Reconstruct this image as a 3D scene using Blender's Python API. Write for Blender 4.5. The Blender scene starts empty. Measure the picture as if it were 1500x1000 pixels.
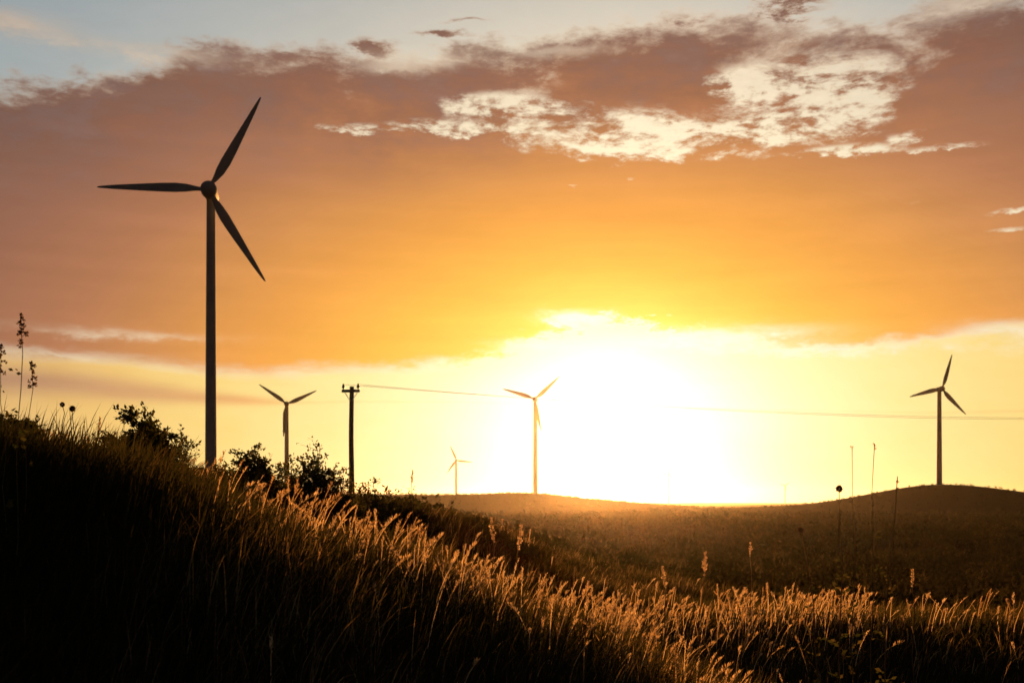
import bpy, bmesh, math, random
import numpy as np
from mathutils import Vector, Matrix

# ------------------------------------------------------------------ camera
scene = bpy.context.scene
col = scene.collection
F = 1608.0                 # focal length in pixels of the 1500 px wide photograph
HOR = 735.0                # row of the horizon
def pix(x, y, d):          # a pixel of the photograph at depth d (metres along +Y) -> world point, eye at z = 0
    return Vector(((x - 750.0) * d / F, d, (HOR - y) * d / F))

cam_d = bpy.data.cameras.new('camera'); cam = bpy.data.objects.new('camera', cam_d); col.objects.link(cam)
cam.location = (0, 0, 0); cam.rotation_euler = (math.radians(90), 0, 0)
cam_d.sensor_fit = 'HORIZONTAL'; cam_d.sensor_width = 36.0; cam_d.lens = 36.0 * F / 1500.0
cam_d.shift_y = (HOR - 500.0) / 1500.0
cam_d.dof.use_dof = True; cam_d.dof.focus_distance = 11.0; cam_d.dof.aperture_fstop = 3.2
cam_d.clip_start = 0.05; cam_d.clip_end = 40000
scene.camera = cam

scene.view_settings.view_transform = 'Standard'; scene.view_settings.look = 'None'
scene.view_settings.gamma = 1.0; scene.view_settings.exposure = 0.85
scene.view_settings.use_curve_mapping = False
scene.cycles.max_bounces = 8; scene.cycles.transparent_max_bounces = 12; scene.cycles.volume_bounces = 0

# ------------------------------------------------------------------ sun and sky
SUN_AZ = math.atan((890 - 750) / F)
SUN_EL = math.radians(4.1)
sun_dir = Vector((math.sin(SUN_AZ) * math.cos(SUN_EL), math.cos(SUN_AZ) * math.cos(SUN_EL), math.sin(SUN_EL)))
sl = bpy.data.lights.new('sun', 'SUN'); sl.energy = 5.0; sl.angle = math.radians(0.55); sl.color = (1.0, 0.42, 0.11)
so = bpy.data.objects.new('sun', sl); col.objects.link(so)
so.rotation_euler = (-sun_dir).to_track_quat('-Z', 'Y').to_euler()

world = bpy.data.worlds.new('World'); scene.world = world; world.use_nodes = True
wt = world.node_tree; wt.nodes.clear()
world.cycles.sampling_method = 'MANUAL'; world.cycles.sample_map_resolution = 512

class E:
    """a little algebra over shader nodes"""
    tree = None
    def __init__(s, sock): s.s = sock
    @staticmethod
    def m(op, *a, clamp=False):
        n = E.tree.nodes.new('ShaderNodeMath'); n.operation = op; n.use_clamp = clamp
        for i, v in enumerate(a):
            if isinstance(v, E): E.tree.links.new(v.s, n.inputs[i])
            else: n.inputs[i].default_value = v
        return E(n.outputs[0])
    def __add__(s, o): return E.m('ADD', s, o)
    __radd__ = __add__
    def __sub__(s, o): return E.m('SUBTRACT', s, o)
    def __rsub__(s, o): return E.m('SUBTRACT', o, s)
    def __mul__(s, o): return E.m('MULTIPLY', s, o)
    __rmul__ = __mul__
    def __truediv__(s, o): return E.m('DIVIDE', s, o)
    def sat(s): return E.m('ADD', s, 0.0, clamp=True)
    def min(s, o): return E.m('MINIMUM', s, o)
    def max(s, o): return E.m('MAXIMUM', s, o)
    def sq(s): return E.m('MULTIPLY', s, s)
    def sqrt(s): return E.m('SQRT', s)
    def exp(s): return E.m('EXPONENT', s)
    def step(s, a, b):     # smooth step from a to b
        n = E.tree.nodes.new('ShaderNodeMapRange'); n.interpolation_type = 'SMOOTHSTEP'
        n.inputs['From Min'].default_value = a; n.inputs['From Max'].default_value = b
        E.tree.links.new(s.s, n.inputs['Value']); return E(n.outputs['Result'])
    def curve(s, pts, lo, hi, vlo, vhi):   # piecewise smooth function through pts
        f = (s - lo) / (hi - lo)
        n = E.tree.nodes.new('ShaderNodeFloatCurve'); c = n.mapping.curves[0]
        P = [((x - lo) / (hi - lo), (y - vlo) / (vhi - vlo)) for x, y in pts]
        c.points[0].location = P[0]; c.points[1].location = P[-1]
        for p in P[1:-1]: c.points.new(*p)
        n.mapping.update()
        E.tree.links.new(f.sat().s, n.inputs['Value'])
        return E(n.outputs[0]) * (vhi - vlo) + vlo
def lin(c): return tuple(((v / 255) / 12.92 if v / 255 <= .04045 else ((v / 255 + .055) / 1.055) ** 2.4) for v in c)
def vec(a, b, c):
    n = E.tree.nodes.new('ShaderNodeCombineXYZ')
    for i, v in enumerate((a, b, c)):
        if isinstance(v, E): E.tree.links.new(v.s, n.inputs[i])
        else: n.inputs[i].default_value = v
    return n.outputs[0]
def noise(v, scale=1.0, detail=5.0, rough=0.55, dist=0.0):      # centred on 0, about -1..1
    n = E.tree.nodes.new('ShaderNodeTexNoise'); n.inputs['Scale'].default_value = scale
    n.inputs['Detail'].default_value = detail; n.inputs['Roughness'].default_value = rough; n.inputs['Distortion'].default_value = dist
    E.tree.links.new(v, n.inputs['Vector'])
    return (E(n.outputs['Fac']) - 0.5) * 2.6
def ramp(f, pts, hi):       # pts (x, sRGB 0-255 colour)
    n = E.tree.nodes.new('ShaderNodeValToRGB'); cr = n.color_ramp; cr.interpolation = 'LINEAR'
    while len(cr.elements) < len(pts): cr.elements.new(0.5)
    for e, (x, c) in zip(cr.elements, pts): e.position = x / hi; e.color = (*lin(c), 1)
    E.tree.links.new((f / hi).sat().s, n.inputs[0]); return n.outputs[0]
def mix(f, a, b, mode='MIX'):
    n = E.tree.nodes.new('ShaderNodeMix'); n.data_type = 'RGBA'; n.blend_type = mode; n.clamp_result = False
    for k, v in ((0, f), (6, a), (7, b)):
        if isinstance(v, E): E.tree.links.new(v.s, n.inputs[k])
        elif hasattr(v, 'links') or hasattr(v, 'is_output'): E.tree.links.new(v, n.inputs[k])
        elif isinstance(v, (int, float)): n.inputs[k].default_value = v
        else: n.inputs[k].default_value = (*v, 1) if len(v) == 3 else v
    return n.outputs[2]
def scale_col(c, f):
    n = E.tree.nodes.new('ShaderNodeVectorMath'); n.operation = 'SCALE'
    E.tree.links.new(c, n.inputs[0])
    if isinstance(f, E): E.tree.links.new(f.s, n.inputs['Scale'])
    else: n.inputs['Scale'].default_value = f
    return n.outputs[0]

def build_sky():
    E.tree = wt
    tc = wt.nodes.new('ShaderNodeTexCoord'); sp = wt.nodes.new('ShaderNodeSeparateXYZ')
    wt.links.new(tc.outputs['Generated'], sp.inputs[0])
    x, y, z = (E(o) for o in sp.outputs)
    hl = (x.sq() + y.sq()).max(1e-6).sqrt()
    U = E.m('ARCTAN2', x, y) * F          # azimuth and elevation, in units of 1/1608 rad
    V = (z / hl) * F
    V = V.min(20000.0).max(-3000.0)
    def uv(px, py):
        a = math.atan((px - 750) / F); return a * F, (HOR - py) * math.cos(a)
    def line(pts, end):
        P = [uv(*p) for p in pts]
        P = [(-5060, end), (-1500, end)] + P + [(1500, end), (5060, end)]
        return U.curve(P, -5060, 5060, 0, 1000)
    hx, hy = x / hl, y / hl
    def co(kz, seed=0.0): return vec(hx + seed, hy + seed * .7, V * (kz / F))
    n_big = noise(co(2.2), 5.0, 4, .5)
    n_puff = noise(co(1.9, 3.1), 15.0, 6, .62, .25)
    n_fine = noise(co(2.4, 7.7), 48.0, 5, .68)
    n_streak = noise(co(11.0, 1.3), 5.0, 5, .58)
    n_hole = noise(co(2.6, 5.2), 17.0, 6, .66, .4)

    # edges of the cloud deck
    low = line([(0, 522), (150, 536), (300, 549), (400, 557), (500, 553), (650, 546), (740, 522), (800, 500), (900, 488), (1000, 496), (1100, 512), (1200, 518), (1350, 514), (1440, 492), (1500, 484)], 205)
    top = line([(0, 128), (100, 122), (200, 102), (300, 78), (400, 84), (470, 74), (520, 98), (600, 98), (680, 80), (750, 80), (830, 62), (900, 48), (1050, 34), (1200, 38), (1300, 34), (1400, 16), (1500, 2)], 640)
    su, sv = uv(890, 628)
    du = (U - su)
    near = (((du - 90.0) / 300.0).sq() * -1.0).exp()                       # azimuths close to the sun
    ragged = near * 34.0 + 7.0
    d_top = (top - V + n_puff * 46.0 + n_fine * 20.0 + n_big * 16.0 + 22.0) / 76.0
    d_low = (V - low + n_puff * ragged + n_fine * near * 34.0 + n_streak * 14.0) / (44.0 - near * 16.0)
    D = d_top.min(d_low)
    Uw = U + n_puff * 34.0 + n_fine * 12.0; Vw = V + n_hole * 13.0 + n_fine * 8.0        # torn, not drawn
    # gaps where the deck is torn open
    def blob(px, py, rx, ry):
        cu, cv = uv(px, py)
        return (((Uw - cu) / rx).sq() + ((Vw - cv) / ry).sq()) * -1.0
    holes = None
    for px, py, rx, ry, s in [(1195, 125, 140, 60, 1.5), (1075, 120, 45, 26, 1.0), (1245, 165, 70, 40, 1.0), (900, 212, 130, 28, 1.9), (800, 160, 120, 30, 1.35),
                              (1050, 205, 95, 26, 1.35), (1235, 220, 75, 8, 1.9), (620, 182, 70, 12, 1.3), (520, 186, 50, 9, 1.2), (440, 182, 34, 9, 1.0),
                              (1340, 196, 26, 8, 1.2), (1400, 212, 70, 6, 1.2), (1492, 334, 50, 6, 1.25), (1500, 303, 60, 7, 1.1), (1380, 288, 70, 7, .85),
                              (835, 465, 45, 12, 1.5), (930, 262, 14, 5, 1.0), (845, 270, 12, 5, 1.0), (700, 190, 70, 10, 1.5), (715, 150, 60, 20, 1.1), (1130, 186, 60, 15, 1.2), (960, 180, 60, 30, .9)]:
        h = blob(px, py, rx, ry).exp() * s
        holes = h if holes is None else holes + h
    opened = (holes.min(1.6) * (n_hole * 1.3 + n_fine * 1.0 + .70)).max(0.0)
    D = D.min(1.15) - opened * .72
    # loose shreds above the deck
    shreds = None
    for px, py, rx, ry, s in [(553, 70, 30, 15, 1.0), (1160, 8, 46, 22, 1.1), (1010, 30, 60, 10, .7), (650, 52, 50, 7, .7), (690, 30, 40, 5, .5)]:
        h = blob(px, py, rx, ry).exp() * s
        shreds = h if shreds is None else shreds + h
    D = D.max(shreds * (n_puff * 1.3 + n_fine * .9 + .75) - .12)
    lit = None                                   # shreds and brows of the deck that catch the light from behind
    for px, py, rx, ry, s in [(1425, 4, 70, 14, 1.0), (45, 40, 60, 16, .95), (215, 78, 90, 11, 1.0), (0, 25, 40, 12, .8), (620, 84, 60, 12, 1.0), (590, 100, 40, 8, .9), (820, 75, 60, 9, .6),
                              (170, 488, 110, 6, .6), (60, 519, 120, 5, .6), (1460, 482, 60, 9, 1.0), (1480, 500, 60, 14, .7), (840, 462, 40, 9, 1.1), (1075, 492, 110, 13, 1.3), (1010, 505, 70, 14, 1.1), (1190, 512, 90, 8, 1.0), (780, 505, 50, 8, .9), (1330, 508, 70, 8, .9)]:
        h = blob(px, py, rx, ry).exp() * s
        lit = h if lit is None else lit + h
    lit = ((n_puff * .5 + n_fine * .6 + n_streak * .4 + .55) * lit * 1.3).sat()
    # unseen cloud cover overhead and behind, added to cut the ambient light
    high = noise(co(.9, 9.4), 3.2, 5, .58)
    D = D.max((high + .62) * 1.6 * V.step(760, 1500))

    rho = ((du / 1.65).sq() + (V - sv).sq()).sqrt()
    thick = ramp(rho + n_streak * 10.0 + n_big * 22.0, [(0, (255, 240, 170)), (110, (254, 219, 108)), (155, (252, 206, 88)), (235, (250, 186, 76)), (320, (238, 163, 76)),
                 (405, (208, 142, 84)), (470, (182, 123, 86)), (560, (154, 105, 82)), (640, (130, 93, 78)), (850, (88, 70, 66)), (1300, (44, 39, 44)), (2600, (18, 18, 24))], 2600.0)
    thin = ramp(rho, [(0, (255, 255, 255)), (200, (255, 250, 225)), (400, (252, 236, 200)), (600, (226, 205, 180)), (900, (150, 138, 135)), (1400, (82, 80, 90)), (2600, (40, 42, 54))], 2600.0)
    thin = scale_col(thin, near * .12 + .90 + n_fine * .12 + n_hole * .12)
    # heavier cumulus along the upper rim
    heavy = (V - top + 220.0).step(0.0, 170.0) * (n_puff * 1.15 + n_fine * .6 + n_hole * .35 + .6).sat()
    lump = ramp(rho + n_puff * 120.0 + n_fine * 60.0 + n_hole * 40.0, [(0, (240, 180, 90)), (250, (176, 116, 74)), (400, (150, 103, 80)), (520, (139, 101, 85)), (650, (126, 96, 86)), (850, (90, 75, 74)), (1300, (40, 37, 43)), (2600, (18, 18, 24))], 2600.0)
    lump = scale_col(lump, n_puff * .32 + n_fine * .2 + n_hole * .16 + .97)
    thick = mix(heavy * .95, thick, lump)
    thick = scale_col(thick, n_streak * .14 + n_puff * .06 + n_big * .04 + n_fine * .03 + 1.0)
    # clear air: warm and bright low down, the physical sky higher up
    warm = ramp(rho + n_streak * 9.0, [(0, (255, 255, 255)), (100, (255, 253, 228)), (160, (254, 244, 186)), (240, (253, 232, 146)), (340, (249, 215, 116)), (430, (243, 196, 100)), (620, (205, 155, 95)),
                (900, (140, 110, 92)), (1400, (84, 74, 80)), (2600, (46, 46, 60))], 2600.0)
    sky = wt.nodes.new('ShaderNodeTexSky'); sky.sky_type = 'NISHITA'; sky.sun_disc = False
    sky.sun_elevation = SUN_EL; sky.sun_rotation = SUN_AZ
    sky.air_density = 1.0; sky.dust_density = 1.5; sky.ozone_density = 2.0
    blue = mix(1.0, scale_col(sky.outputs[0], SKY_K), (1.0, 1.0, 0.90), 'MULTIPLY')
    clear = mix(V.step(260, 520), warm, blue)
    # streaks of cloud low on the left
    cu = U.curve([(-5060, 140), (-1500, 140)] + [uv(*p) for p in ((0, 556), (200, 572), (330, 583), (420, 588))] + [(-200, 146), (900, 120), (1500, 140), (5060, 140)], -5060, 5060, 0, 300)
    wid = U.curve([(-5060, 20), (-1500, 22), uv(0, 735 - 22), uv(250, 735 - 14), uv(400, 735 - 6), (-250, 2), (700, 2), (1300, 14), (5060, 20)], -5060, 5060, 0, 60)
    band = ((((V - cu + n_streak * 5.0) / wid.max(1.0)).sq()) * -1.0).exp() * (wid / 8.0).sat()
    strk = noise(co(26.0, 4.4), 3.0, 5, .5)
    band = (band * (strk * .25 + .95) + (strk - .45).max(0.0) * .35 * (V / 60.0).sat()).sat()
    clear = mix(band * .95 * V.step(230, 190), clear, scale_col(thick, .9))
    rim = (n_hole * .5 + n_big * .35 + .45).sat().max(near * .8).max(holes.sat())      # how strongly an edge is lit through
    cloud = mix((D + n_fine * .12 + (1.0 - rim) * .38).step(.08, .86), thin, thick)
    veil = holes.sat() * (n_fine * .6 + n_hole * .6 + .5).sat() * .75
    clear = mix(veil, clear, thin)
    allc = mix((D + holes.sat() * .16).step(-.16, .44), clear, cloud)
    allc = mix(lit * .85, allc, thin)
    # the sun's own glare, dimmed where the deck is in front of it
    r2 = ((du + 18.0).sq() * .85 + (V - sv).sq())
    glare = ((r2 / -(84.0 ** 2)).exp() * .7 + (r2.sqrt() / -95.0).exp() * .18) * (1.0 - D.step(.1, .9) * .95)
    gl = wt.nodes.new('ShaderNodeRGB'); gl.outputs[0].default_value = (1.0, .82, .58, 1)
    allc = mix(1.0, allc, scale_col(gl.outputs[0], glare), 'ADD')
    # below the horizon
    bg = wt.nodes.new('ShaderNodeBackground'); bg.inputs['Strength'].default_value = 0.1
    wt.links.new(scale_col(allc, 10.0 / 2 ** .85), bg.inputs['Color'])
    out = wt.nodes.new('ShaderNodeOutputWorld'); wt.links.new(bg.outputs[0], out.inputs['Surface'])
SKY_K = 0.2
build_sky()

# ------------------------------------------------------------------ helpers
rng = np.random.default_rng(11)
random.seed(5)
def tag(o, label=None, cat=None, group=None, kind=None):
    if label: o['label'] = label
    if cat: o['category'] = cat
    if group: o['group'] = group
    if kind: o['kind'] = kind
    return o
def mesh_obj(name, me, mat, parent=None):
    o = bpy.data.objects.new(name, me); col.objects.link(o)
    if mat and not me.materials: me.materials.append(mat)
    if parent: o.parent = parent
    return o
def obj(name, bm, mat, parent=None, smooth=True):
    bmesh.ops.recalc_face_normals(bm, faces=bm.faces[:])
    me = bpy.data.meshes.new(name); bm.to_mesh(me); bm.free()
    if smooth:
        me.polygons.foreach_set('use_smooth', [True] * len(me.polygons))
        me.set_sharp_from_angle(angle=math.radians(40))
    return mesh_obj(name, me, mat, parent)
def empty(name, loc, rz=0.0):
    o = bpy.data.objects.new(name, None); col.objects.link(o)
    o.location = loc; o.rotation_euler = (0, 0, rz); o.empty_display_size = 0.2
    return o
def np_mesh(name, V, quads=None, tris=None, attr=None, smooth=True):
    me = bpy.data.meshes.new(name)
    nq = 0 if quads is None else len(quads); nt = 0 if tris is None else len(tris)
    me.vertices.add(len(V)); me.vertices.foreach_set('co', np.ascontiguousarray(V, np.float32).ravel())
    idx = []; start = []
    if nq: idx.append(quads.ravel()); start.append(np.arange(nq) * 4)
    if nt: idx.append(tris.ravel()); start.append(nq * 4 + np.arange(nt) * 3)
    idx = np.concatenate(idx).astype(np.int32); start = np.concatenate(start).astype(np.int32)
    me.loops.add(len(idx)); me.loops.foreach_set('vertex_index', idx)
    me.polygons.add(nq + nt); me.polygons.foreach_set('loop_start', start)
    if smooth: me.polygons.foreach_set('use_smooth', np.ones(nq + nt, bool))
    if attr is not None:
        a = me.attributes.new('tint', 'FLOAT', 'POINT'); a.data.foreach_set('value', np.ascontiguousarray(attr, np.float32))
    me.update(calc_edges=True); me.validate()
    return me
def tube(bm, pts, rads, seg=8, cap=True):
    rings = []
    n = len(pts); up0 = None
    for i, p in enumerate(pts):
        p = Vector(p); t = (Vector(pts[min(i + 1, n - 1)]) - Vector(pts[max(i - 1, 0)])).normalized()
        a = Vector((0, 1, 0)) if abs(t.y) < .9 else Vector((1, 0, 0))
        u = t.cross(a).normalized(); w = t.cross(u).normalized()
        rings.append([bm.verts.new(p + (u * math.cos(2 * math.pi * k / seg) + w * math.sin(2 * math.pi * k / seg)) * rads[i]) for k in range(seg)])
    for a, b in zip(rings, rings[1:]):
        for k in range(seg): bm.faces.new((a[k], a[(k + 1) % seg], b[(k + 1) % seg], b[k]))
    if cap:
        bm.faces.new(rings[0]); bm.faces.new(rings[-1])
    return rings
def box(bm, c, s, rot=None):
    r = bmesh.ops.create_cube(bm, size=1.0)['verts']
    M = Matrix.Translation(c) @ (rot.to_4x4() if rot else Matrix()) @ Matrix.Diagonal((*s, 1))
    bmesh.ops.transform(bm, matrix=M, verts=r); return r

# ------------------------------------------------------------------ materials
def mat(name):
    m = bpy.data.materials.new(name); m.use_nodes = True; t = m.node_tree
    return m, t, t.nodes['Principled BSDF']
def node(t, kind, **kw):
    n = t.nodes.new(kind)
    for k, v in kw.items(): n.inputs[k].default_value = v
    return n
def speckled(name, c1, c2, scale, rough=.8, bump=0.0, spec=.3, detail=6):
    m, t, b = mat(name)
    tc = t.nodes.new('ShaderNodeTexCoord'); nz = node(t, 'ShaderNodeTexNoise', Scale=scale, Detail=detail, Roughness=.65)
    t.links.new(tc.outputs['Object'], nz.inputs['Vector'])
    r = t.nodes.new('ShaderNodeValToRGB'); r.color_ramp.elements[0].position = .35; r.color_ramp.elements[1].position = .68
    r.color_ramp.elements[0].color = (*c1, 1); r.color_ramp.elements[1].color = (*c2, 1)
    t.links.new(nz.outputs['Fac'], r.inputs[0]); t.links.new(r.outputs[0], b.inputs['Base Color'])
    b.inputs['Roughness'].default_value = rough; b.inputs['Specular IOR Level'].default_value = spec
    if bump:
        bp = node(t, 'ShaderNodeBump', Strength=.6, Distance=bump)
        t.links.new(nz.outputs['Fac'], bp.inputs['Height']); t.links.new(bp.outputs[0], b.inputs['Normal'])
    return m
def leafy(name, stops, trans=.45, rough=.55):     # thin leaf: reflects and lets light through; colour varies blade by blade
    m, t, b = mat(name)
    at = t.nodes.new('ShaderNodeAttribute'); at.attribute_name = 'tint'
    r = t.nodes.new('ShaderNodeValToRGB'); cr = r.color_ramp
    while len(cr.elements) < len(stops): cr.elements.new(.5)
    for e, (p, c) in zip(cr.elements, stops): e.position = p; e.color = (*c, 1)
    t.links.new(at.outputs['Fac'], r.inputs[0]); t.links.new(r.outputs[0], b.inputs['Base Color'])
    b.inputs['Roughness'].default_value = rough; b.inputs['Specular IOR Level'].default_value = 0.0
    tr = t.nodes.new('ShaderNodeBsdfTranslucent'); t.links.new(r.outputs[0], tr.inputs['Color'])
    mx = t.nodes.new('ShaderNodeMixShader'); mx.inputs[0].default_value = trans
    t.links.new(b.outputs[0], mx.inputs[1]); t.links.new(tr.outputs[0], mx.inputs[2])
    t.links.new(mx.outputs[0], t.nodes['Material Output'].inputs['Surface'])
    return m
M_ground = speckled('dry_heath', (.02, .016, .008), (.042, .031, .014), 1.3, 1.0, .05, 0)
M_turb = speckled('grey_white_paint', (.19, .195, .19), (.24, .24, .225), .6, .7, 0, .2)
M_wood = speckled('weathered_wood', (.09, .065, .045), (.17, .13, .09), 9, .85, .004)
M_ceram = speckled('brown_porcelain', (.10, .05, .03), (.14, .08, .05), 20, .25, 0, .5)
M_wire = speckled('aluminium_wire', (.25, .25, .25), (.35, .35, .34), 20, .5, 0)
M_twig = speckled('brown_bark', (.045, .03, .018), (.09, .062, .04), 30, .9, 0)
M_stem = leafy('dry_stem', [(0, (.20, .13, .055)), (1, (.36, .25, .11))], .25)
M_grass = leafy('meadow_blade', [(0, (.02, .025, .007)), (.55, (.045, .038, .012)), (.82, (.14, .09, .035)), (1, (.40, .27, .11))], .5)
M_seed = leafy('seed_head', [(0, (.48, .30, .13)), (1, (.74, .55, .31))], .6, .7)
M_scrub = leafy('heath_leaf', [(0, (.014, .016, .006)), (.7, (.032, .028, .01)), (1, (.07, .048, .017))], .3)
M_leaf = leafy('shrub_leaf', [(0, (.035, .045, .012)), (.6, (.07, .07, .02)), (1, (.14, .10, .03))], .4)
M_head = leafy('dark_seed_cluster', [(0, (.09, .05, .025)), (1, (.22, .13, .06))], .3)

# ------------------------------------------------------------------ ground
CP = []      # control points of the near ground: pixel column, pixel row, depth
for x, y in [(-300, 615), (0, 670), (150, 718), (300, 766), (400, 794), (500, 826), (600, 868), (700, 908), (800, 938), (900, 968), (1000, 1025), (1100, 1110), (1300, 1200), (1500, 1215), (1900, 1230)]: CP.append((x, y, 8.0))
for x, y in [(850, 955), (1000, 1020), (1150, 1065), (1300, 1070), (1500, 1075), (1900, 1085)]: CP.append((x, y, 10.0))
for x, y in [(-300, 630), (0, 672), (300, 750), (500, 820), (700, 905), (800, 925), (950, 934), (1100, 924), (1250, 919), (1500, 925), (1900, 935)]: CP.append((x, y, 14.0))
for x, y in [(-300, 620), (0, 648), (150, 678), (300, 716), (400, 730), (500, 744), (620, 750), (700, 770), (800, 820), (900, 874), (1200, 905), (1500, 915), (1900, 930)]: CP.append((x, y, 21.0))
for x, y in [(-300, 690), (0, 705), (300, 730), (500, 745), (600, 754), (700, 778), (800, 812), (900, 842), (1200, 868), (1500, 870), (1900, 875)]: CP.append((x, y, 40.0))
for x, y in [(-300, 770), (0, 768), (300, 765), (500, 775), (700, 812), (900, 818), (1200, 818), (1500, 818), (1900, 820)]: CP.append((x, y, 80.0))
CPW = [tuple(pix(*c)) for c in CP]
for X, Y, z in [(-2.2, 4, -.98), (-1.1, 4, -1.30), (0, 4, -1.72), (1.2, 4, -2.25), (2.6, 4, -2.55), (-1.4, 1.5, -1.4), (0, 1.5, -1.9), (1.6, 1.5, -2.5),
                (-3.6, 5.5, -.36), (-2.0, 5.5, -.74), (-.6, 5.5, -1.22), (1, 5.5, -1.85), (3, 5.5, -2.5),
                (-5, 0, -.2), (5, 0, -2.7), (0, -6, -2.0), (-14, -6, .4), (14, -6, -3.0), (0, -40, -2), (-50, -40, 1), (50, -40, -4), (0, -120, -4), (-100, 20, 0), (100, 20, -5), (-30, 10, 2.0), (30, 10, -2.6)]: CPW.append((X, Y, z))
CPW = np.array(CPW)
def tps(r2): return np.where(r2 > 1e-12, .5 * r2 * np.log(np.maximum(r2, 1e-12)), 0)
_n = len(CPW); _A = np.zeros((_n + 3, _n + 3))
_d2 = ((CPW[:, None, :2] - CPW[None, :, :2]) ** 2).sum(-1)
_A[:_n, :_n] = tps(_d2) + np.eye(_n) * .4; _A[:_n, _n] = 1; _A[:_n, _n + 1:] = CPW[:, :2]; _A[_n:, :_n] = _A[:_n, _n:].T
_w = np.linalg.solve(_A, np.concatenate([CPW[:, 2], np.zeros(3)]))
_wr = np.random.default_rng(3)
_waves = [(_wr.uniform(0, 2 * np.pi), _wr.uniform(0, 2 * np.pi), 2 ** _wr.uniform(0, 1)) for _ in range(10)]
def waves(X, Y, L):
    s = 0
    for a, p, k in _waves: s = s + np.sin((X * math.cos(a) + Y * math.sin(a)) * 2 * np.pi * k / L + p)
    return s / 4.0
def sst(x, a, b):
    t = np.clip((x - a) / (b - a), 0, 1); return t * t * (3 - 2 * t)
def ground_h(X, Y):
    X = np.atleast_1d(np.asarray(X, float)); Y = np.atleast_1d(np.asarray(Y, float))
    near = np.full(X.shape, _w[_n]) + _w[_n + 1] * X + _w[_n + 2] * Y
    for i in range(_n): near = near + _w[i] * tps((X - CPW[i, 0]) ** 2 + (Y - CPW[i, 1]) ** 2)
    near = near + waves(X, Y, 3.0) * .03 * sst(np.hypot(X, Y), 2, 6) + waves(X, Y, 17.0) * .05 * sst(np.hypot(X, Y), 12, 30)
    r = np.hypot(X, Y)
    far = -4.6 + waves(X, Y, 90.0) * .35 + waves(X, Y, 420.0) * .8 * sst(r, 150, 700) - 3.0 * sst(r, 600, 3000) + waves(X, Y, 2600.0) * 4.0 * sst(r, 1200, 4000)
    dx = X + 6.0                                            # long low rise that carries the turbine by the sun
    sx = np.where(dx > 0, 66.0, 190.0)
    far = far + 7.9 * np.exp(-np.abs(dx / sx) ** 2.0 - ((Y - 470.0) / 85.0) ** 2)
    dx = (X - 174.0)                                        # rounded hill on the right
    far = far + 10.6 * np.exp(-np.abs(dx / 47.0) ** 2.0 - ((Y - 436.0) / 60.0) ** 2) + 1.3 * np.exp(-(dx / 90.0) ** 2 - ((Y - 430.0) / 60.0) ** 2)
    far = far + 3.4 * np.exp(-((X + 46.0) / 60.0) ** 2 - ((Y - 150.0) / 50.0) ** 2)
    w = sst(r, 62, 120)
    near = np.clip(near, -8, 6)
    return near * (1 - w) + far * w
def gz(x, y): return float(ground_h(x, y)[0])

def build_ground():
    R = np.concatenate([[0.0], np.geomspace(.7, 7000.0, 250)])
    th = np.concatenate([np.arange(-180, -36, 1.5), np.arange(-36, 36, .16), np.arange(36, 180, 1.5)]) * np.pi / 180
    nR, nT = len(R), len(th)
    RR, TT = np.meshgrid(R, th, indexing='ij'); X = RR * np.sin(TT); Y = RR * np.cos(TT)
    Z = ground_h(X.ravel(), Y.ravel())
    V = np.stack([X.ravel(), Y.ravel(), Z], 1)
    i = np.arange(1, nR - 1)[:, None]; j = np.arange(nT)[None, :]; j2 = (j + 1) % nT
    q = np.stack([i * nT + j, i * nT + j2, (i + 1) * nT + j2, (i + 1) * nT + j], -1).reshape(-1, 4)[:, ::-1]
    V[:nT] = V[0]
    jj = np.arange(nT); t = np.stack([np.zeros(nT, int), nT + (jj + 1) % nT, nT + jj], 1)[:, ::-1]
    keep = V
    me = np_mesh('ground', keep, q, t)
    return tag(mesh_obj('ground', me, M_ground), 'dark heath ground rolling away to the horizon', None, None, 'structure')
ground = build_ground()

# ------------------------------------------------------------------ wind turbines
ROT = 14.0
def blade_mesh():
    secs = [(.02, .50, .50, 0), (.07, .50, .48, 0), (.12, .72, .36, 16), (.20, 1.16, .27, 14), (.30, 1.32, .22, 10), (.42, 1.22, .18, 7), (.56, 1.02, .14, 4.5), (.70, .8, .105, 3), (.84, .58, .07, 2), (.94, .36, .045, 1), (.985, .22, .028, 0), (1.0, .06, .012, 0)]
    bm = bmesh.new(); rings = []
    for f, c, th, tw in secs:
        ring = []
        for k in range(14):
            a = 2 * math.pi * k / 14
            px = math.cos(a) * .5; py = math.sin(a) * .5
            if f > .1:
                py *= (1.0 - .55 * (px + .5)) * 1.15      # thick towards the leading edge
                px += .13                                 # pitch axis ahead of mid chord
            x, y = px * c, py * th
            t = math.radians(tw)
            ring.append(bm.verts.new((x * math.cos(t) - y * math.sin(t), x * math.sin(t) + y * math.cos(t) - .25 * f * f, f * ROT)))
        rings.append(ring)
    for a, b in zip(rings, rings[1:]):
        for k in range(14): bm.faces.new((a[k], a[(k + 1) % 14], b[(k + 1) % 14], b[k]))
    bm.faces.new(rings[0]); bm.faces.new(rings[-1])
    return bm
def lathe_y(bm, prof, seg=28):
    rings = [[bm.verts.new((r * math.cos(2 * math.pi * k / seg), y, r * math.sin(2 * math.pi * k / seg))) for k in range(seg)] for y, r in prof]
    for a, b in zip(rings, rings[1:]):
        for k in range(seg): bm.faces.new((a[k], a[(k + 1) % seg], b[(k + 1) % seg], b[k]))
    bm.faces.new(rings[0]); bm.faces.new(rings[-1])
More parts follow.
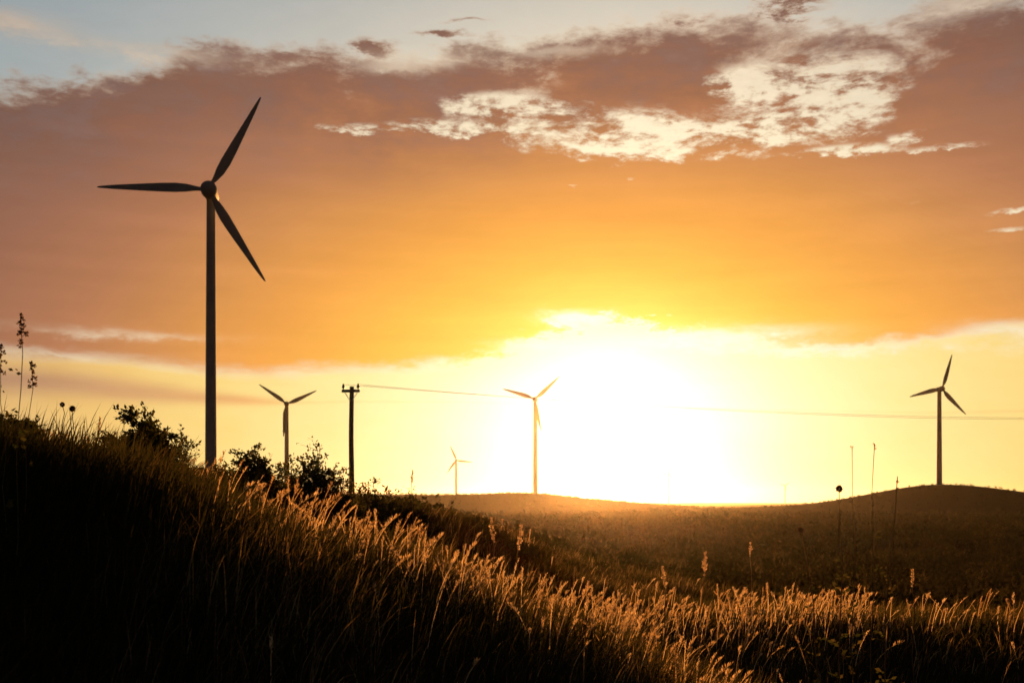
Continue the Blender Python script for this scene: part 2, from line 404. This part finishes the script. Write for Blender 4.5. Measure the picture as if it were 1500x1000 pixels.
def turbine(px, py, d, base_py, angle, yaw, label, proto=None, stout=1.0):
    hub = pix(px, py, d)
    g = gz(hub.x, hub.y) - .3 if base_py is None else gz(hub.x, hub.y) - .3
    H = hub.z - g
    root = empty('wind_turbine', (hub.x, hub.y, g), yaw)
    tag(root, label, 'wind turbine', 'wind turbines on the heath')
    bm = bmesh.new(); n = 14
    tube(bm, [(0, 0, H * i / n - (.55 if i == n else 0)) for i in range(n + 1)], [(.80 - .24 * i / n) * stout for i in range(n + 1)], 28)
    tw = obj('tower', bm, M_turb, root)
    for f in (.36, .70):
        bm = bmesh.new(); rr = (.80 - .24 * f) * stout
        tube(bm, [(0, 0, H * f - .06), (0, 0, H * f + .06)], [rr + .025, rr + .025], 28)
        obj('flange', bm, M_turb, tw)
    y0 = -2.15                                              # rotor plane, on the camera's side of the tower
    bm = bmesh.new()                                        # nacelle: long rounded housing
    lathe_y(bm, [(-1.35, .7), (-1.25, .82), (-.6, .9), (1.0, .9), (1.9, .82), (2.3, .66), (2.4, .4)], 24)
    for v in bm.verts: v.co.z = max(-.92, min(.98, v.co.z)) * 1.0
    n_o = obj('nacelle', bm, M_turb, root); n_o.location = (0, 0, H)
    bm = bmesh.new()
    tube(bm, [(0, 1.6, .80), (0, 1.6, 1.4)], [.03, .02], 6); tube(bm, [(-.2, 1.6, 1.32), (.2, 1.6, 1.32)], [.025, .025], 6)
    obj('wind_vane', bm, M_turb, n_o)
    bm = bmesh.new()
    lathe_y(bm, [(y0 + .78, .85), (y0 + .55, 1.08), (y0 - .35, 1.05), (y0 - .8, .88), (y0 - 1.15, .55), (y0 - 1.3, .22), (y0 - 1.33, .05)], 28)
    h_o = obj('hub', bm, M_turb, root); h_o.location = (0, 0, H)
    for k in range(3):
        if proto is None and k == 0: b = obj('blade', blade_mesh(), M_turb, root); proto = b.data
        else: b = mesh_obj('blade', proto, M_turb, root)
        b.location = (0, y0 - .1, H); b.scale = (stout, stout, 1); b.rotation_euler = (0, math.radians(angle + 120 * k), 0)
    return proto
bp = turbine(309, 284, 146, None, 28.5, math.radians(8.0), 'nearest and tallest wind turbine, dark against the orange cloud on the left')
for a in [(420, 592, 469, None, 65, .16, 'distant wind turbine seen left of the utility pole, behind the shrubs'),
          (784, 585, 458, None, 48, -.12, 'distant wind turbine on the low rise beside the bright sun'),
          (1376, 570, 434, None, 16, .1, 'wind turbine standing on top of the rounded hill at right'),
          (668, 674, 940, None, 96, .2, 'small faint wind turbine far off between utility pole and sun'),
          (979, 693, 1580, None, 20, .1, 'tiny hazy wind turbine on the horizon just right of the sun'),
          (1150, 711, 2500, None, 50, .1, 'tiniest hazy wind turbine on the horizon, left of the rounded hill')]:
    turbine(*a, proto=bp, stout=1.35)

# ------------------------------------------------------------------ utility pole and wires
def build_pole():
    top = pix(515, 566, 52); x, y = top.x, top.y; g = gz(x, y) - .2; h = top.z - g
    root = empty('utility_pole', (x, y, g), math.radians(-8)); tag(root, 'slender wooden utility pole with a short crossarm above the shrubs', 'utility pole')
    bm = bmesh.new(); tube(bm, [(.02 * math.sin(i * .9), 0, h * i / 8) for i in range(9)], [.14 - .035 * i / 8 for i in range(9)], 14)
    obj('pole', bm, M_wood, root)
    bm = bmesh.new(); box(bm, (0, -.14, h - .22), (.86, .11, .13)); bmesh.ops.bevel(bm, geom=bm.edges[:], offset=.012, segments=1)
    arm = obj('crossarm', bm, M_wood, root)
    for s in (-1, 1):
        bm = bmesh.new(); tube(bm, [(s * .3, -.06, h - .3), (s * .03, -.1, h - .7)], [.018, .018], 6); obj('brace', bm, M_wire, arm)
        bm = bmesh.new()
        prof = [(0, .02), (.06, .02), (.065, .07), (.10, .075), (.115, .05), (.13, .072), (.17, .068), (.19, .045), (.24, .05), (.27, .03)]
        tube(bm, [(s * .36, -.14, h - .155 + z) for z, r in prof], [r for z, r in prof], 12)
        obj('insulator', bm, M_ceram, root)
    Mx = Matrix.Translation(root.location) @ Matrix.Rotation(root.rotation_euler.z, 4, 'Z')
    P2 = Vector((56.0, 77.0, 6.3))
    for s, lab in ((-1, 'farther'), (1, 'nearer')):
        a = Mx @ Vector((s * .36, -.14, h + .09)); b = P2 + Vector((.1 * s, -.35 * s, 0))
        pts = []
        for i in range(61):
            t = i / 60; p = a.lerp(b, t); p.z -= (.95 + .07 * s) * 4 * t * (1 - t); pts.append(p)
        bm = bmesh.new(); tube(bm, pts, [.009] * 61, 5)
        tag(obj('power_line', bm, M_wire), 'thin overhead wire sagging from the pole towards the right, %s' % ('upper of the two' if s < 0 else 'lower of the two'), 'power line', 'wires from the utility pole')
build_pole()

# ------------------------------------------------------------------ grass
def grass_mesh(name, P, H, W, lean, bend, az, tint, face):
    """curved tapering blades, 3 segments each"""
    n = len(P); ts = np.array([0, .4, .75, 1.0]); ws = np.array([.8, 1.0, .65])
    dx, dy = np.cos(az), np.sin(az); sx, sy = np.cos(face), np.sin(face)
    V = np.zeros((n, 7, 3))
    for k, t in enumerate(ts):
        ang = lean + bend * t; hx = H * t * np.sin(ang * .6 + lean * .4 * 0); hz = H * t * np.cos(ang * .75)
        c = np.stack([P[:, 0] + dx * hx, P[:, 1] + dy * hx, P[:, 2] + hz], 1)
        if k < 3:
            off = np.stack([sx, sy, np.zeros(n)], 1) * (W * ws[k] * .5)[:, None]
            V[:, 2 * k] = c - off; V[:, 2 * k + 1] = c + off
        else: V[:, 6] = c
    b = (np.arange(n) * 7)[:, None]
    q = np.concatenate([b + np.array([[0, 1, 3, 2]]), b + np.array([[2, 3, 5, 4]])]); t = b + np.array([[4, 5, 6]])
    return np_mesh(name, V.reshape(-1, 3), q, t, np.repeat(tint, 7))
def scatter(n, r0, r1, half, power=2.0):
    u = rng.random(n); r = (r0 ** power + u * (r1 ** power - r0 ** power)) ** (1 / power)
    a = rng.uniform(-half, half, n); X, Y = r * np.sin(a), r * np.cos(a)
    return X, Y, r
def patch(X, Y, L): return np.clip(.5 + waves(X + 31.7, Y - 12.3, L) * .42, 0, 1)
HALF = math.radians(33)
def meadow(name, n, r0, r1, hmin, hmax, w, label, power=1.7, keep=.25):
    X, Y, r = scatter(n, r0, r1, HALF, power)
    # blades stand in tufts
    cl = .10 + .01 * r
    X = X + rng.normal(0, 1, n) * 0; 
    k = rng.random(n) < keep + (1 - keep) * patch(X, Y, 1.6 + .1 * r1)
    X, Y, r = X[k], Y[k], r[k]; n = len(X)
    Z = ground_h(X, Y)
    pt = patch(X, Y, 4.0)
    H = rng.uniform(hmin, hmax, n) * (.7 + .5 * pt) * (.75 + .5 * rng.random(n) ** 2)
    az = rng.normal(.2, 1.1, n); lean = rng.uniform(0, .35, n); bend = rng.uniform(.1, 1.1, n)
    tint = np.clip(rng.beta(1.6, 2.2, n) + .06 + (pt - .5) * .3, 0, 1 if r1 < 60 else .7) * (.55 + .45 * sst(X, -3.6, -1.3))        # blades darkened up the bank: shade of its dim rim put into the tint
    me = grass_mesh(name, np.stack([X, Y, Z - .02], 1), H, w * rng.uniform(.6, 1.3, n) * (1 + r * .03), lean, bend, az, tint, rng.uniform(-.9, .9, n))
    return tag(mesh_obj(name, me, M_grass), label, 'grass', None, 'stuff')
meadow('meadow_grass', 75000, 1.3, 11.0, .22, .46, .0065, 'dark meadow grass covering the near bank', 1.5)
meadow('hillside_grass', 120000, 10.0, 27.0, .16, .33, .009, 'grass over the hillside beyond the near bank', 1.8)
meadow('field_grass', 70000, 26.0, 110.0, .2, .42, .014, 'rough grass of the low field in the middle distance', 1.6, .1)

def seed_grass(name, n, r0, r1, label, gate):
    X, Y, r = scatter(n * 3, r0, r1, HALF, 1.6)
    k = gate(X, Y); X, Y, r = X[k][:n], Y[k][:n], r[k][:n]; n = len(X); Z = ground_h(X, Y)
    H = rng.uniform(.26, .54, n); az = rng.normal(0.25, 1.1, n); lean = rng.uniform(.02, .3, n); bend = rng.uniform(.1, .75, n)
    def at(t):
        a = lean + bend * t
        h = H * t * np.sin(a * .7)
        return np.stack([X + np.cos(az) * h, Y + np.sin(az) * h, Z - .02 + H * t * np.cos(a * .8)], 1)
    V, Q, A = [], [], []
    base = 0
    face = rng.uniform(-1, 1, n); side = np.stack([np.cos(face), np.sin(face), face * 0], 1)
    tint = rng.random(n)
    ts = [0, .35, .65, .85, 1.0]
    for k, t in enumerate(ts):                   # stem ribbon
        w = (.0022 + .00018 * r)[:, None] * (1 - .5 * t)
        V += [at(t) - side * w, at(t) + side * w]
    N = len(ts) * 2
    off = [(2 * k, 2 * k + 1, 2 * k + 3, 2 * k + 2) for k in range(len(ts) - 1)]
    # spikelets: narrow diamonds along the last fifth of the stem
    L = H * rng.uniform(.16, .34, n); slim = rng.uniform(.35, 1.0, n)
    ns = 11
    for s in range(ns):
        t = 1.0 - (s / ns) * (L / H); t = np.clip(t, .5, 1)
        c = at(0) * 0; a = lean + bend * t; h = H * t * np.sin(a * .7)
        c = np.stack([X + np.cos(az) * h, Y + np.sin(az) * h, Z - .02 + H * t * np.cos(a * .8)], 1)
        g = s * 2.4 + rng.random(n) * .8
        ln = (.022 + .018 * math.sin(math.pi * (s + .5) / ns)) * (.8 + .05 * r) * slim
        out = np.stack([np.cos(g) * .45 + np.cos(az) * .2, np.sin(g) * .45 + np.sin(az) * .2, np.full(n, .85)], 1)
        wd = np.stack([-np.sin(g), np.cos(g), g * 0], 1) * ((.0042 + .0005 * r) * slim)[:, None]
        m = c + out * (ln * .5)[:, None]
        i0 = len(V); V += [c, m + wd, c + out * ln[:, None], m - wd]; off.append((i0, i0 + 1, i0 + 2, i0 + 3))
    M = len(V); VV = np.stack(V, 1).reshape(-1, 3)
    Q = (np.arange(n) * M)[:, None, None] + np.array(off)[None]
    me = np_mesh(name, VV, Q.reshape(-1, 4), None, np.repeat(tint, M))
    return tag(mesh_obj(name, me, M_seed), label, 'grass', None, 'stuff')
def crest(X, Y):                                # dry seeding grass follows the brow of the bank and the strip on the right
    colx = 750 + F * X / np.maximum(Y, .1)
    left = np.exp(-((Y - 8.7) / 1.15) ** 2) * sst(colx, 220, 480)
    right = np.exp(-((Y - 14.2) / 1.5) ** 2) * sst(colx, 700, 900) * (1 - .8 * sst(colx, 1200, 1320))
    hill = .22 * (1 - sst(colx, 430, 560)) * sst(Y, 14, 18) * (1 - sst(Y, 23, 26))
    return rng.random(len(X)) < np.clip((left * 1.0 + right + hill + .002) * (.07 + 1.2 * patch(X, Y, 1.5) ** 1.5), 0, 1)
seed_grass('seeding_grass', 11000, 2.2, 27.0, 'pale seeding grass catching the low sun along the brow of the bank', crest)

# heather and low scrub of the middle distance
def scrub(name, n, r0, r1, label, per=70, leaf=.05, cols=None, size=1.0, grow=.0011):
    X, Y, r = scatter(n, r0, r1, HALF, 1.25)
    k = rng.random(n) < .35 + .65 * patch(X, Y, 38.0)
    if cols: k &= (750 + F * X / Y > cols[0]) & (750 + F * X / Y < cols[1])
    X, Y, r = X[k], Y[k], r[k]; n = len(X); Z = ground_h(X, Y)
    R = rng.uniform(.35, 1.1, n) * (1 + r / 260) * size; Hh = R * rng.uniform(.55, 1.0, n)
    c = np.repeat(np.stack([X, Y, Z], 1), per, 0); Rr = np.repeat(R, per); Hr = np.repeat(Hh, per); rr = np.repeat(r, per)
    m = n * per
    d = rng.normal(0, 1, (m, 3)); d /= np.linalg.norm(d, axis=1)[:, None]; d[:, 2] = np.abs(d[:, 2])
    f = rng.random(m) ** .45
    c = c + d * f[:, None] * np.stack([Rr, Rr, Hr], 1)
    s = (leaf + grow * rr) * rng.uniform(.6, 1.5, m)
    u = rng.normal(0, 1, (m, 3)); u[:, 2] = np.abs(u[:, 2]) + .4; u /= np.linalg.norm(u, axis=1)[:, None]
    v = np.cross(u, rng.normal(0, 1, (m, 3))); v /= np.linalg.norm(v, axis=1)[:, None]
    V = np.stack([c, c + u * s[:, None] + v * (s * .45)[:, None], c + u * (2.2 * s)[:, None], c + u * s[:, None] - v * (s * .45)[:, None]], 1).reshape(-1, 3)
    q = (np.arange(m) * 4)[:, None] + np.array([[0, 1, 2, 3]])
    me = np_mesh(name, V, q, None, np.repeat(np.clip(np.repeat(rng.random(n), per) * .7 + rng.random(m) * .3, 0, 1), 4), smooth=False)
    return tag(mesh_obj(name, me, M_scrub), label, 'scrub', None, 'stuff')
scrub('lee_scrub', 900, 13.5, 27, 'dark scrub on the shaded slope below the utility pole', 130, .02, (290, 900), .3, .0006)
scrub('ridge_scrub', 7000, 330, 560, 'low scrub roughening the skyline of the far rises', 20, .03, None, .2, .00032)
scrub('field_bushes', 330, 42, 300, 'scattered darker bushes standing out of the heath field', 240, .05, None, 1.5, .0006)
scrub('heath_scrub', 8000, 32, 330, 'dark low heath scrub covering the field in the middle distance', 40)

# ------------------------------------------------------------------ shrubs on the hillside
def leaf_mesh(name, C, U, S, tint):
    m = len(C); v = np.cross(U, rng.normal(0, 1, (m, 3))); v /= np.linalg.norm(v, axis=1)[:, None] + 1e-9
    nrm = np.cross(U, v)
    V = np.stack([C, C + U * S[:, None] * .5 + v * (S * .3)[:, None] + nrm * (S * .06)[:, None], C + U * S[:, None], C + U * S[:, None] * .5 - v * (S * .3)[:, None] + nrm * (S * .06)[:, None]], 1).reshape(-1, 3)
    b = (np.arange(m) * 4)[:, None]
    t = np.concatenate([b + np.array([[0, 1, 2]]), b + np.array([[0, 2, 3]])])
    return np_mesh(name, V, None, t, np.repeat(tint, 4), smooth=False)
def shrub(px, py_top, d, width_px, label, dens=1.0, leaf=.045, spread=1.0, group='shrubs on the hillside'):
    x = (px - 750) * d / F; g = gz(x, d); H = (HOR - py_top) * d / F - g; Wd = width_px * d / F
    root = empty('shrub', (x, d, g - .05)); tag(root, label, 'shrub', group)
    bm = bmesh.new(); C, U = [], []
    nb = max(5, int(9 * dens))
    for b in range(nb):
        a = 2 * math.pi * (b + random.random()) / nb; reach = Wd * .5 * random.uniform(.35, 1.0) * spread; top = H * (random.uniform(.55, 1.0) if b else 1.0) * (1 - .35 * (reach / (Wd * .5)) ** 2)
        if b == 0: reach *= .25
        pts = []
        for i in range(6):
            t = i / 5
            pts.append(Vector((math.cos(a) * reach * t ** .8 + random.gauss(0, .02), math.sin(a) * reach * t ** .8 + random.gauss(0, .02), top * t ** 1.1)))
        tube(bm, pts, [.012 * (1 - .8 * i / 5) + .002 for i in range(6)], 5)
        for tw in range(int(10 * dens)):
            t = random.uniform(.25, 1.0); k = min(4, int(t * 5)); p = pts[k].lerp(pts[k + 1], t * 5 - k)
            dr = Vector((random.gauss(0, 1), random.gauss(0, 1), abs(random.gauss(.5, .6)))).normalized(); ln = random.uniform(.08, .24) * (H / .9)
            q = p + dr * ln; q.z = min(max(q.z, .03), H * 1.02); tube(bm, [p, (p + q) / 2 + Vector((0, 0, .01)), q], [.004, .003, .0015], 4)
            for l in range(int(random.uniform(7, 15) * dens)):
                c = p.lerp(q, random.uniform(.1, 1.05)); C.append(c + Vector((random.gauss(0, .018), random.gauss(0, .018), random.gauss(0, .018))))
                U.append((dr * .5 + Vector((random.gauss(0, .6), random.gauss(0, .6), random.gauss(.1, .6)))).normalized())
    obj('branches', bm, M_twig, root)
    C = np.array([tuple(c) for c in C]); U = np.array([tuple(u) for u in U])
    me = leaf_mesh('foliage', C, U, leaf * rng.uniform(.6, 1.4, len(C)), rng.random(len(C)))
    mesh_obj('foliage', me, M_leaf, root)
    return root
for a in [(215, 592, 17.0, 118, 'largest rounded leafy shrub, left of the tall turbine tower', 2.1, .065),
          (165, 640, 17.5, 60, 'low shrub hugging the left flank of the largest shrub', 1.1),
          (266, 640, 17.6, 50, 'ragged shrub between the largest shrub and the tall tower', 1.1),
          (368, 648, 18.0, 78, 'compact round shrub just right of the tall turbine tower', 1.7, .055),
          (425, 662, 18.6, 72, 'dense low shrub in front of the second turbine tower', 1.3),
          (458, 634, 18.0, 84, 'open branching shrub with airy top, left of the utility pole', 1.5, .055),
          (508, 682, 18.8, 76, 'low shrub at the foot of the utility pole', 1.2),
          (547, 686, 18.2, 26, 'narrow upright little shrub right of the utility pole', .9),
          (600, 708, 19.5, 60, 'lowest shrub where the hillside drops to the field', 1.0),
          (325, 672, 18.4, 40, 'low shrub at the right foot of the tall turbine tower', 1.0),
          (398, 676, 18.2, 44, 'low shrub filling the gap left of the second turbine tower', 1.1),
          (484, 670, 18.4, 40, 'ragged shrub between the airy shrub and the utility pole', 1.1),
          (568, 700, 18.8, 46, 'flat shrub right of the narrow upright one', 1.0),
          (14, 590, 10.5, 110, 'broad shrub cut by the left edge of the picture', 1.5, .04),
          (120, 640, 14.5, 50, 'small twiggy shrub between left edge and the largest shrub', .9)]:
    shrub(*a)

# ------------------------------------------------------------------ single tall stalks
def stalk(px, py_top, d, label, kind='plume', lean=0.0, leaves=0, thick=1.0, group='tall dry stalks', cat='weed', head=1.0):
    x = (px - 750) * d / F; g = gz(x, d); H = (HOR - py_top) * d / F - g
    root = empty('dry_stalk', (x, d, g - .04)); tag(root, label, cat, group)
    pts = [Vector((lean * H * (i / 7) ** 2 + .012 * math.sin(i * 1.7 + px), .01 * math.sin(i * 2.3), H * i / 7)) for i in range(8)]
    bm = bmesh.new(); tube(bm, pts, [(.0052 - .0022 * i / 7) * thick for i in range(8)], 6); obj('stem', bm, M_stem, root)
    C, U, S = [], [], []
    if kind == 'plume':
        for i in range(int(64 * head)):
            t = random.uniform(0, 1); L = .15 * head ** .5; q = t * L / (H / 7); k = min(5, int(q)); p = pts[-1 - k].lerp(pts[-2 - k], min(1, q - k))
            dr = Vector((random.gauss(0, .5), random.gauss(0, .5), 1)).normalized()
            w = .001 + .009 * math.sin(math.pi * min(1, t * 1.1)) * t ** .5; C.append(p + Vector((random.gauss(0, w), random.gauss(0, w), 0))); U.append(dr); S.append(random.uniform(.01, .026))
    elif kind == 'knob':
        for i in range(240):
            dr = Vector((random.gauss(0, 1), random.gauss(0, 1), random.gauss(.2, 1))).normalized()
            C.append(pts[-1] + dr * .008); U.append(dr); S.append(random.uniform(.02, .034) * head)
    elif kind == 'panicle':                       # nodding clusters on short branchlets
        bm = bmesh.new()
        for k in range(9):
            f = k / 8; p = pts[-1].lerp(pts[-2], min(1, f * .16 / (H / 7))); a = k * 2.3 + px
            q = p + Vector((math.cos(a) * .022 + .012 * (1 - f), math.sin(a) * .022, random.uniform(-.012, .02))) * (.5 + f * .8)
            tube(bm, [p, p.lerp(q, .6) + Vector((0, 0, .008)), q], [.0016, .0014, .001], 4)
            for i in range(8):
                dr = Vector((random.gauss(0, .5), random.gauss(0, .5), 1)).normalized(); C.append(p.lerp(q, random.random())); U.append(dr); S.append(random.uniform(.014, .024))
            for i in range(18):
                dr = Vector((random.gauss(0, .6), random.gauss(0, .6), random.gauss(-.3, .7))).normalized(); C.append(q + dr * .003); U.append(dr); S.append(random.uniform(.010, .022) * head)
        obj('branchlets', bm, M_stem, root)
    elif kind == 'umbel':
        bm = bmesh.new()
        for k in range(7):
            a = k * .9 + px; q = pts[-1] + Vector((math.cos(a) * .07, math.sin(a) * .07, random.uniform(.03, .1))) * head
            tube(bm, [pts[-2].lerp(pts[-1], .6), q], [.0016, .0012], 4)
            for i in range(26):
                dr = Vector((random.gauss(0, 1), random.gauss(0, 1), random.gauss(.2, 1))).normalized(); C.append(q + dr * .004); U.append(dr); S.append(random.uniform(.01, .02))
        obj('branchlets', bm, M_stem, root)
    if C:
        n = len(C); me = leaf_mesh('seed_head', np.array([tuple(c) for c in C]), np.array([tuple(u) for u in U]), np.array(S), rng.random(n))
        mesh_obj('seed_head', me, M_head if kind != 'plume' else M_seed, root)
    if leaves:
        C, U, S = [], [], []
        for i in range(leaves):
            t = random.uniform(.08, .78); p = pts[int(t * 7)].lerp(pts[int(t * 7) + 1], t * 7 % 1); a = random.uniform(0, 6.28)
            for k in range(3):
                dr = Vector((math.cos(a), math.sin(a), random.uniform(-.1, .8))).normalized(); C.append(p + dr * .025 * k); U.append(dr); S.append(random.uniform(.03, .075) * (1.1 - t * .6)); a += random.uniform(-.5, .5)
        me = leaf_mesh('leaves', np.array([tuple(c) for c in C]), np.array([tuple(u) for u in U]), np.array(S), rng.random(len(C)))
        mesh_obj('leaves', me, M_leaf, root)
    return root
for a in [dict(px=24, py_top=452, d=6.2, label='tallest dry stalk at the left edge with a dark drooping head', kind='panicle', lean=.025, head=.8, leaves=3, thick=.7),
          dict(px=8, py_top=497, d=6.6, label='thin dry stalk cut by the left edge, just left of the tallest one', kind='panicle', lean=-.03, head=.6, leaves=3, thick=.6),
          dict(px=36, py_top=524, d=6.8, label='short side stalk with small head beside the tallest left stalk', kind='panicle', lean=.05, head=.6, leaves=3, thick=.6),
          dict(px=92, py_top=586, d=10.0, label='paler of two small-headed stalks left of the largest shrub', kind='knob', head=.6),
          dict(px=107, py_top=592, d=10.2, label='darker of two small-headed stalks left of the largest shrub', kind='knob', head=.8),
          dict(px=146, py_top=606, d=11, label='upright feathery stalk just left of the largest shrub', kind='plume', leaves=10, head=1.2),
          dict(px=604, py_top=684, d=12.5, label='thin lone stalk on the skyline right of the little shrub', kind='plume'),
          dict(px=722, py_top=752, d=8.4, label='left one of a pair of sunlit plumes below the turbine by the sun', kind='plume', head=1.6),
          dict(px=757, py_top=762, d=8.6, label='right one of a pair of sunlit plumes below the turbine by the sun', kind='plume', head=1.8, lean=.03),
          dict(px=1022, py_top=802, d=9.5, label='glowing reddish plume standing above the right strip of grass', kind='plume', head=2.0, lean=.05),
          dict(px=978, py_top=824, d=9.5, label='short glowing plume left of the reddish plume', kind='plume', head=1.5, lean=-.04),
          dict(px=1231, py_top=708, d=8.5, label='leafy weed with a dark knob head left of the rounded hill', kind='knob', leaves=40, thick=1.2, head=.75),
          dict(px=1250, py_top=646, d=8.2, label='hair-thin tall stem left of its twin before the rounded hill', kind='plume', leaves=30, head=.1, thick=.8),
          dict(px=1276, py_top=642, d=8.4, label='hair-thin tall stem right of its twin before the rounded hill', kind='plume', leaves=26, head=.1, thick=.8, lean=.01),
          dict(px=1205, py_top=768, d=8.3, label='short bushy weed at the left of the tall weeds', kind='knob', leaves=36, head=.6, lean=-.08),
          dict(px=1292, py_top=690, d=8.7, label='faint bent stem at the right of the tall weeds', kind='plume', leaves=24, head=.2, thick=1.2, lean=.05),
          dict(px=1100, py_top=790, d=13.5, label='thin pale stalk midway along the right strip of grass', kind='plume', head=1.3),
          dict(px=1338, py_top=828, d=10.5, label='lone plume in the dark grass below the rounded hill', kind='plume', head=1.3)]:
    stalk(**a)

# ------------------------------------------------------------------ haze
def build_haze():
    bm = bmesh.new(); box(bm, (0, 0, 30.0), (14600, 14600, 100.0))
    m = bpy.data.materials.new('evening_haze'); m.use_nodes = True; t = m.node_tree; t.nodes.clear()
    v = t.nodes.new('ShaderNodeVolumePrincipled'); v.inputs['Color'].default_value = (.98, .87, .70, 1)
    v.inputs['Density'].default_value = HAZE; v.inputs['Anisotropy'].default_value = .92
    o = t.nodes.new('ShaderNodeOutputMaterial'); t.links.new(v.outputs[0], o.inputs['Volume'])
    tag(obj('haze', bm, m, None, False), 'thin golden evening haze filling the air over the heath', 'haze', None, 'stuff')
HAZE = 0.000036
build_haze()
